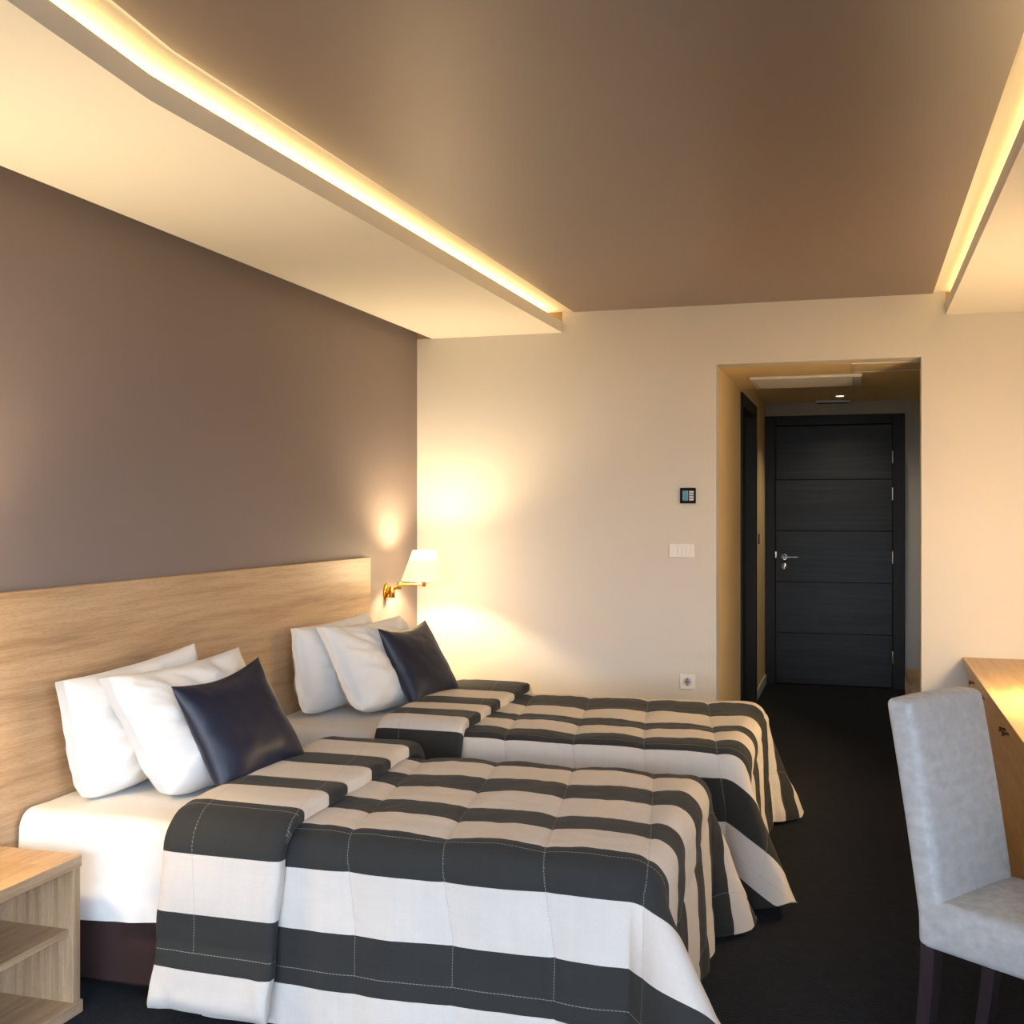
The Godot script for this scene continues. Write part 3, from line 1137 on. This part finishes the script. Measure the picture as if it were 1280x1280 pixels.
func wall_fittings() -> void:
	# thermostat
	var t := thing("thermostat", "black square thermostat with a small teal screen on the cream wall", "thermostat", W(-0.8625, 1.474, BACK))
	put("housing", rbox(-0.0415, 0.0415, -0.0415, 0.0415, -0.012, 0, 0.002), M["black plastic"], t)
	var scr := put("screen", rbox(-0.027, 0.002, -0.026, 0.026, -0.0135, -0.0115, 0.0), M["lcd screen"], t)
	for i in 5:
		put("digit_row", rbox(-0.022 + 0.003 * (i % 2), -0.004, 0.017 - 0.010 * i, 0.0195 - 0.010 * i, -0.0139, -0.0134, 0.0), M["lcd digits"], scr)
	for i in 4:
		put("button", rbox(0.008, 0.032, 0.015 - 0.0135 * i, 0.025 - 0.0135 * i, -0.0145, -0.0115, 0.001), M["silver key"], t)
	# light switch
	t = thing("light_switch", "white wall plate with four rocker switches below the thermostat", "light switch", W(-0.8935, 1.183, BACK))
	put("plate", rbox(-0.069, 0.069, -0.038, 0.038, -0.009, 0, 0.004), M["white plastic"], t)
	for i in 4:
		put("rocker", rbox(-0.044 + 0.0225 * i, -0.0225 + 0.0225 * i, -0.024, 0.024, -0.013, -0.008, 0.001), M["white plastic"], t)
	# socket
	t = thing("wall_socket", "white round-pin wall socket low on the cream wall above the far bed", "socket", W(-0.8645, 0.4855, BACK))
	put("plate", rbox(-0.0405, 0.0405, -0.0405, 0.0405, -0.010, 0, 0.003), M["white plastic"], t)
	var b := basis_y(Vector3(0, 0, 1))
	var well := put("socket_well", lathe([Vector2(0.0235, 0.012), Vector2(0.0205, 0.013), Vector2(0.0195, 0.0125), Vector2(0.0185, 0.0105), Vector2(0, 0.0105)], Vector3.ZERO, b), M["silver key"], t)
	for x in [-0.0095, 0.0095]:
		put("pin_hole", rod(Vector3(x, 0, 0.0095), Vector3(x, 0, 0.0112), 0.0032, 10), M["dark void"], well)
	put("earth_clip", rbox(-0.004, 0.004, 0.013, 0.019, -0.0125, -0.0105, 0.0), M["bronze"], well)
	put("earth_clip", rbox(-0.004, 0.004, -0.019, -0.013, -0.0125, -0.0105, 0.0), M["bronze"], well)


func desk_side() -> void:
	var x0 := 0.521
	var t := thing("desk_cabinet", "long low oak desk and cupboard unit with bronze knobs along the right wall", "cabinet", W(0.8, 0, 3.9))
	var m: Material = M["oak laminate cabinet"]
	var B := func(xa: float, xb: float, y0: float, y1: float, da: float, db: float, g := 2, off := Vector2.ZERO) -> ArrayMesh:
		return rbox(xa - 0.8, xb - 0.8, y0, y1, da - 3.9, db - 3.9, 0.0015, g, off)
	put("worktop", B.call(0.499, WALL_R - 0.004, 0.625, 0.667, 1.70, BACK - 0.004), m, t)
	for d in [1.72, 3.33, BACK - 0.026]:
		put("side_panel", B.call(x0 + 0.020, WALL_R - 0.004, 0.0, 0.625, d, d + 0.022, 1), m, t)
	put("bottom_panel", B.call(x0 + 0.020, WALL_R - 0.004, 0.06, 0.08, 3.352, BACK - 0.026), m, t)
	put("plinth", B.call(x0 + 0.05, x0 + 0.068, 0.0, 0.06, 3.352, BACK - 0.026), m, t)
	var gaps := [3.335, 3.705, 4.097, 4.49, 4.883, 5.277, 5.66, BACK - 0.004]
	var knobs := [3.665, 3.745, 4.437, 4.525, 5.242, 5.312, 5.70]
	for i in 7:
		var door: MeshInstance3D = put("cupboard_door", B.call(x0, x0 + 0.019, 0.065, 0.620, gaps[i] + 0.0015, gaps[i + 1] - 0.0015, 2, Vector2(0.31 * i, 0.2 + 0.23 * i)), m, t)
		var kp: Vector3 = W(x0, 0.592, knobs[i]) - t.position
		put("knob", lathe([Vector2(0.0, 0.024), Vector2(0.008, 0.024), Vector2(0.010, 0.021), Vector2(0.010, 0.016), Vector2(0.005, 0.014), Vector2(0.005, 0.004), Vector2(0.008, 0.002), Vector2(0.008, 0), Vector2(0, 0)], kp, basis_y(Vector3(-1, 0, 0)), 16), M["bronze"], door)
	# table lamp on the desk, outside the photo; it lights the right side
	var l := thing("table_lamp", "lit table lamp with cream shade on the oak desk, right of the photo", "table lamp", W(0.82, 0.667, 4.66))
	put("base", lathe([Vector2(0, 0.02), Vector2(0.02, 0.02), Vector2(0.06, 0.014), Vector2(0.07, 0.006), Vector2(0.07, 0), Vector2(0, 0)], Vector3.ZERO), M["polished brass"], l)
	put("stem", rod(Vector3(0, 0.018, 0), Vector3(0, 0.28, 0), 0.009), M["polished brass"], l)
	var prof := [Vector2(0.15, 0.26), Vector2(0.1505, 0.264), Vector2(0.095, 0.47), Vector2(0.094, 0.474), Vector2(0.093, 0.47), Vector2(0.149, 0.264), Vector2(0.15, 0.26)]
	prof.reverse()
	put("lamp_shade", lathe(prof, Vector3.ZERO, Basis.IDENTITY, 48), M["lamp shade cloth"], l)
	var bp := []
	for i in 13:
		var a := PI * i / 12
		bp.append(Vector2(0.03 * sin(a), 0.04 * cos(a)))
	put("lamp_bulb", lathe(bp, Vector3(0, 0.36, 0), Basis.IDENTITY, 20), M["lamp bulb glow"], l)
	omni("shade_light", l.position + Vector3(0, 0.36, 0), 0.11, LAMP_COLOR, 0.62, l)
	spot("down_light", l.position + Vector3(0, 0.36, 0), Vector3.DOWN, 56.0, LAMP_COLOR, 0.10, l)


# a rounded upholstered block: local box with soft edges, puffed faces
func soft_block(lo: Vector3, hi: Vector3, r: float, crown: float, shape: Callable) -> ArrayMesh:
	var n := 22
	var parts := []
	var c := (lo + hi) / 2
	var h := (hi - lo) / 2
	for k in 3:
		var u := (k + 1) % 3
		var v := (k + 2) % 3
		for s in [-1.0, 1.0]:
			var P := PackedVector3Array()
			var uv := PackedVector2Array()
			for j in n:
				for i in n:
					var q := Vector3.ZERO
					q[k] = s
					q[u] = sin((float(i) / (n - 1) - 0.5) * PI)
					q[v] = sin((float(j) / (n - 1) - 0.5) * PI)
					# rounded box: clamp to an inner box, push out by r
					var p := q * h
					var inner := Vector3(clampf(p.x, -h.x + r, h.x - r), clampf(p.y, -h.y + r, h.y - r), clampf(p.z, -h.z + r, h.z - r))
					var d := p - inner
					if d.length() > 1e-6:
						p = inner + d.normalized() * r
					p[k] += s * crown * (1.0 - q[u] * q[u]) * (1.0 - q[v] * q[v])
					P.append(shape.call(c + p))
					uv.append(Vector2(q[u], q[v]))
			parts.append(sheet_mesh(P, uv, n, n, s < 0))
	return joined(parts)


func chair() -> void:
	# local: x across the back (to the far side), y up, z towards the sitter's front
	var t := thing("upholstered_chair", "pale grey suede dining chair with dark legs, turned from the oak desk", "chair")
	var u := W(0.582, 0, 0.813)
	var n := W(0.813, 0, -0.582)
	t.transform = Transform3D(Basis(u, Vector3.UP, n), W(0.199, 0, 2.915))
	var sd: Material = M["grey microsuede"]
	var lean := func(p: Vector3) -> Vector3:
		var k := maxf(0.0, p.y - 0.40)
		return Vector3(p.x, p.y, p.z - 0.15 * k - 0.05 * k * k)
	put("backrest", soft_block(Vector3(0.0, 0.332, -0.075), Vector3(0.335, 0.925, 0.0), 0.018, 0.006, lean), sd, t)
	var flat := func(p: Vector3) -> Vector3: return p
	var seat := put("seat", soft_block(Vector3(-0.002, 0.332, -0.060), Vector3(0.337, 0.452, 0.40), 0.014, 0.010, flat), sd, t)
	# hem of the loose cover
	var hem := start()
	for r in [[-0.0034, 0.001, -0.058, 0.388], [0.334, 0.3384, -0.058, 0.388]]:
		cbox(hem, Vector3(r[0], 0.351, r[2]), Vector3(r[1], 0.355, r[3]), 0.001)
	cbox(hem, Vector3(0.012, 0.351, 0.398), Vector3(0.323, 0.355, 0.4016), 0.001)
	put("cover_hem", done(hem), sd, seat)
	for lx in [0.006, 0.294]:
		for lz in [-0.068, 0.355]:
			var st := start()
			var back: float = -0.035 if lz < 0 else 0.006
			var prev := []
			var steps := 6
			for s in steps + 1:
				var f := float(s) / steps
				var y := 0.345 * (1.0 - f)
				var off := back * f * f
				var wdt: float = lerpf(0.038, 0.032, f)
				var ring := [Vector3(lx, y, lz + off), Vector3(lx + wdt, y, lz + off), Vector3(lx + wdt, y, lz + off + wdt), Vector3(lx, y, lz + off + wdt)]
				if prev:
					var cc := Vector3(lx + 0.018, y + 0.03, lz + off + 0.018)
					for i in 4:
						face(st, [prev[i], prev[(i + 1) % 4], ring[(i + 1) % 4], ring[i]], cc, 1, Vector2.ZERO)
				prev = ring
				if s == 0 or s == steps:
					face(st, ring, Vector3(lx, 0.17, lz), 1, Vector2.ZERO)
			put("leg", done(st), M["leg stain"], t)
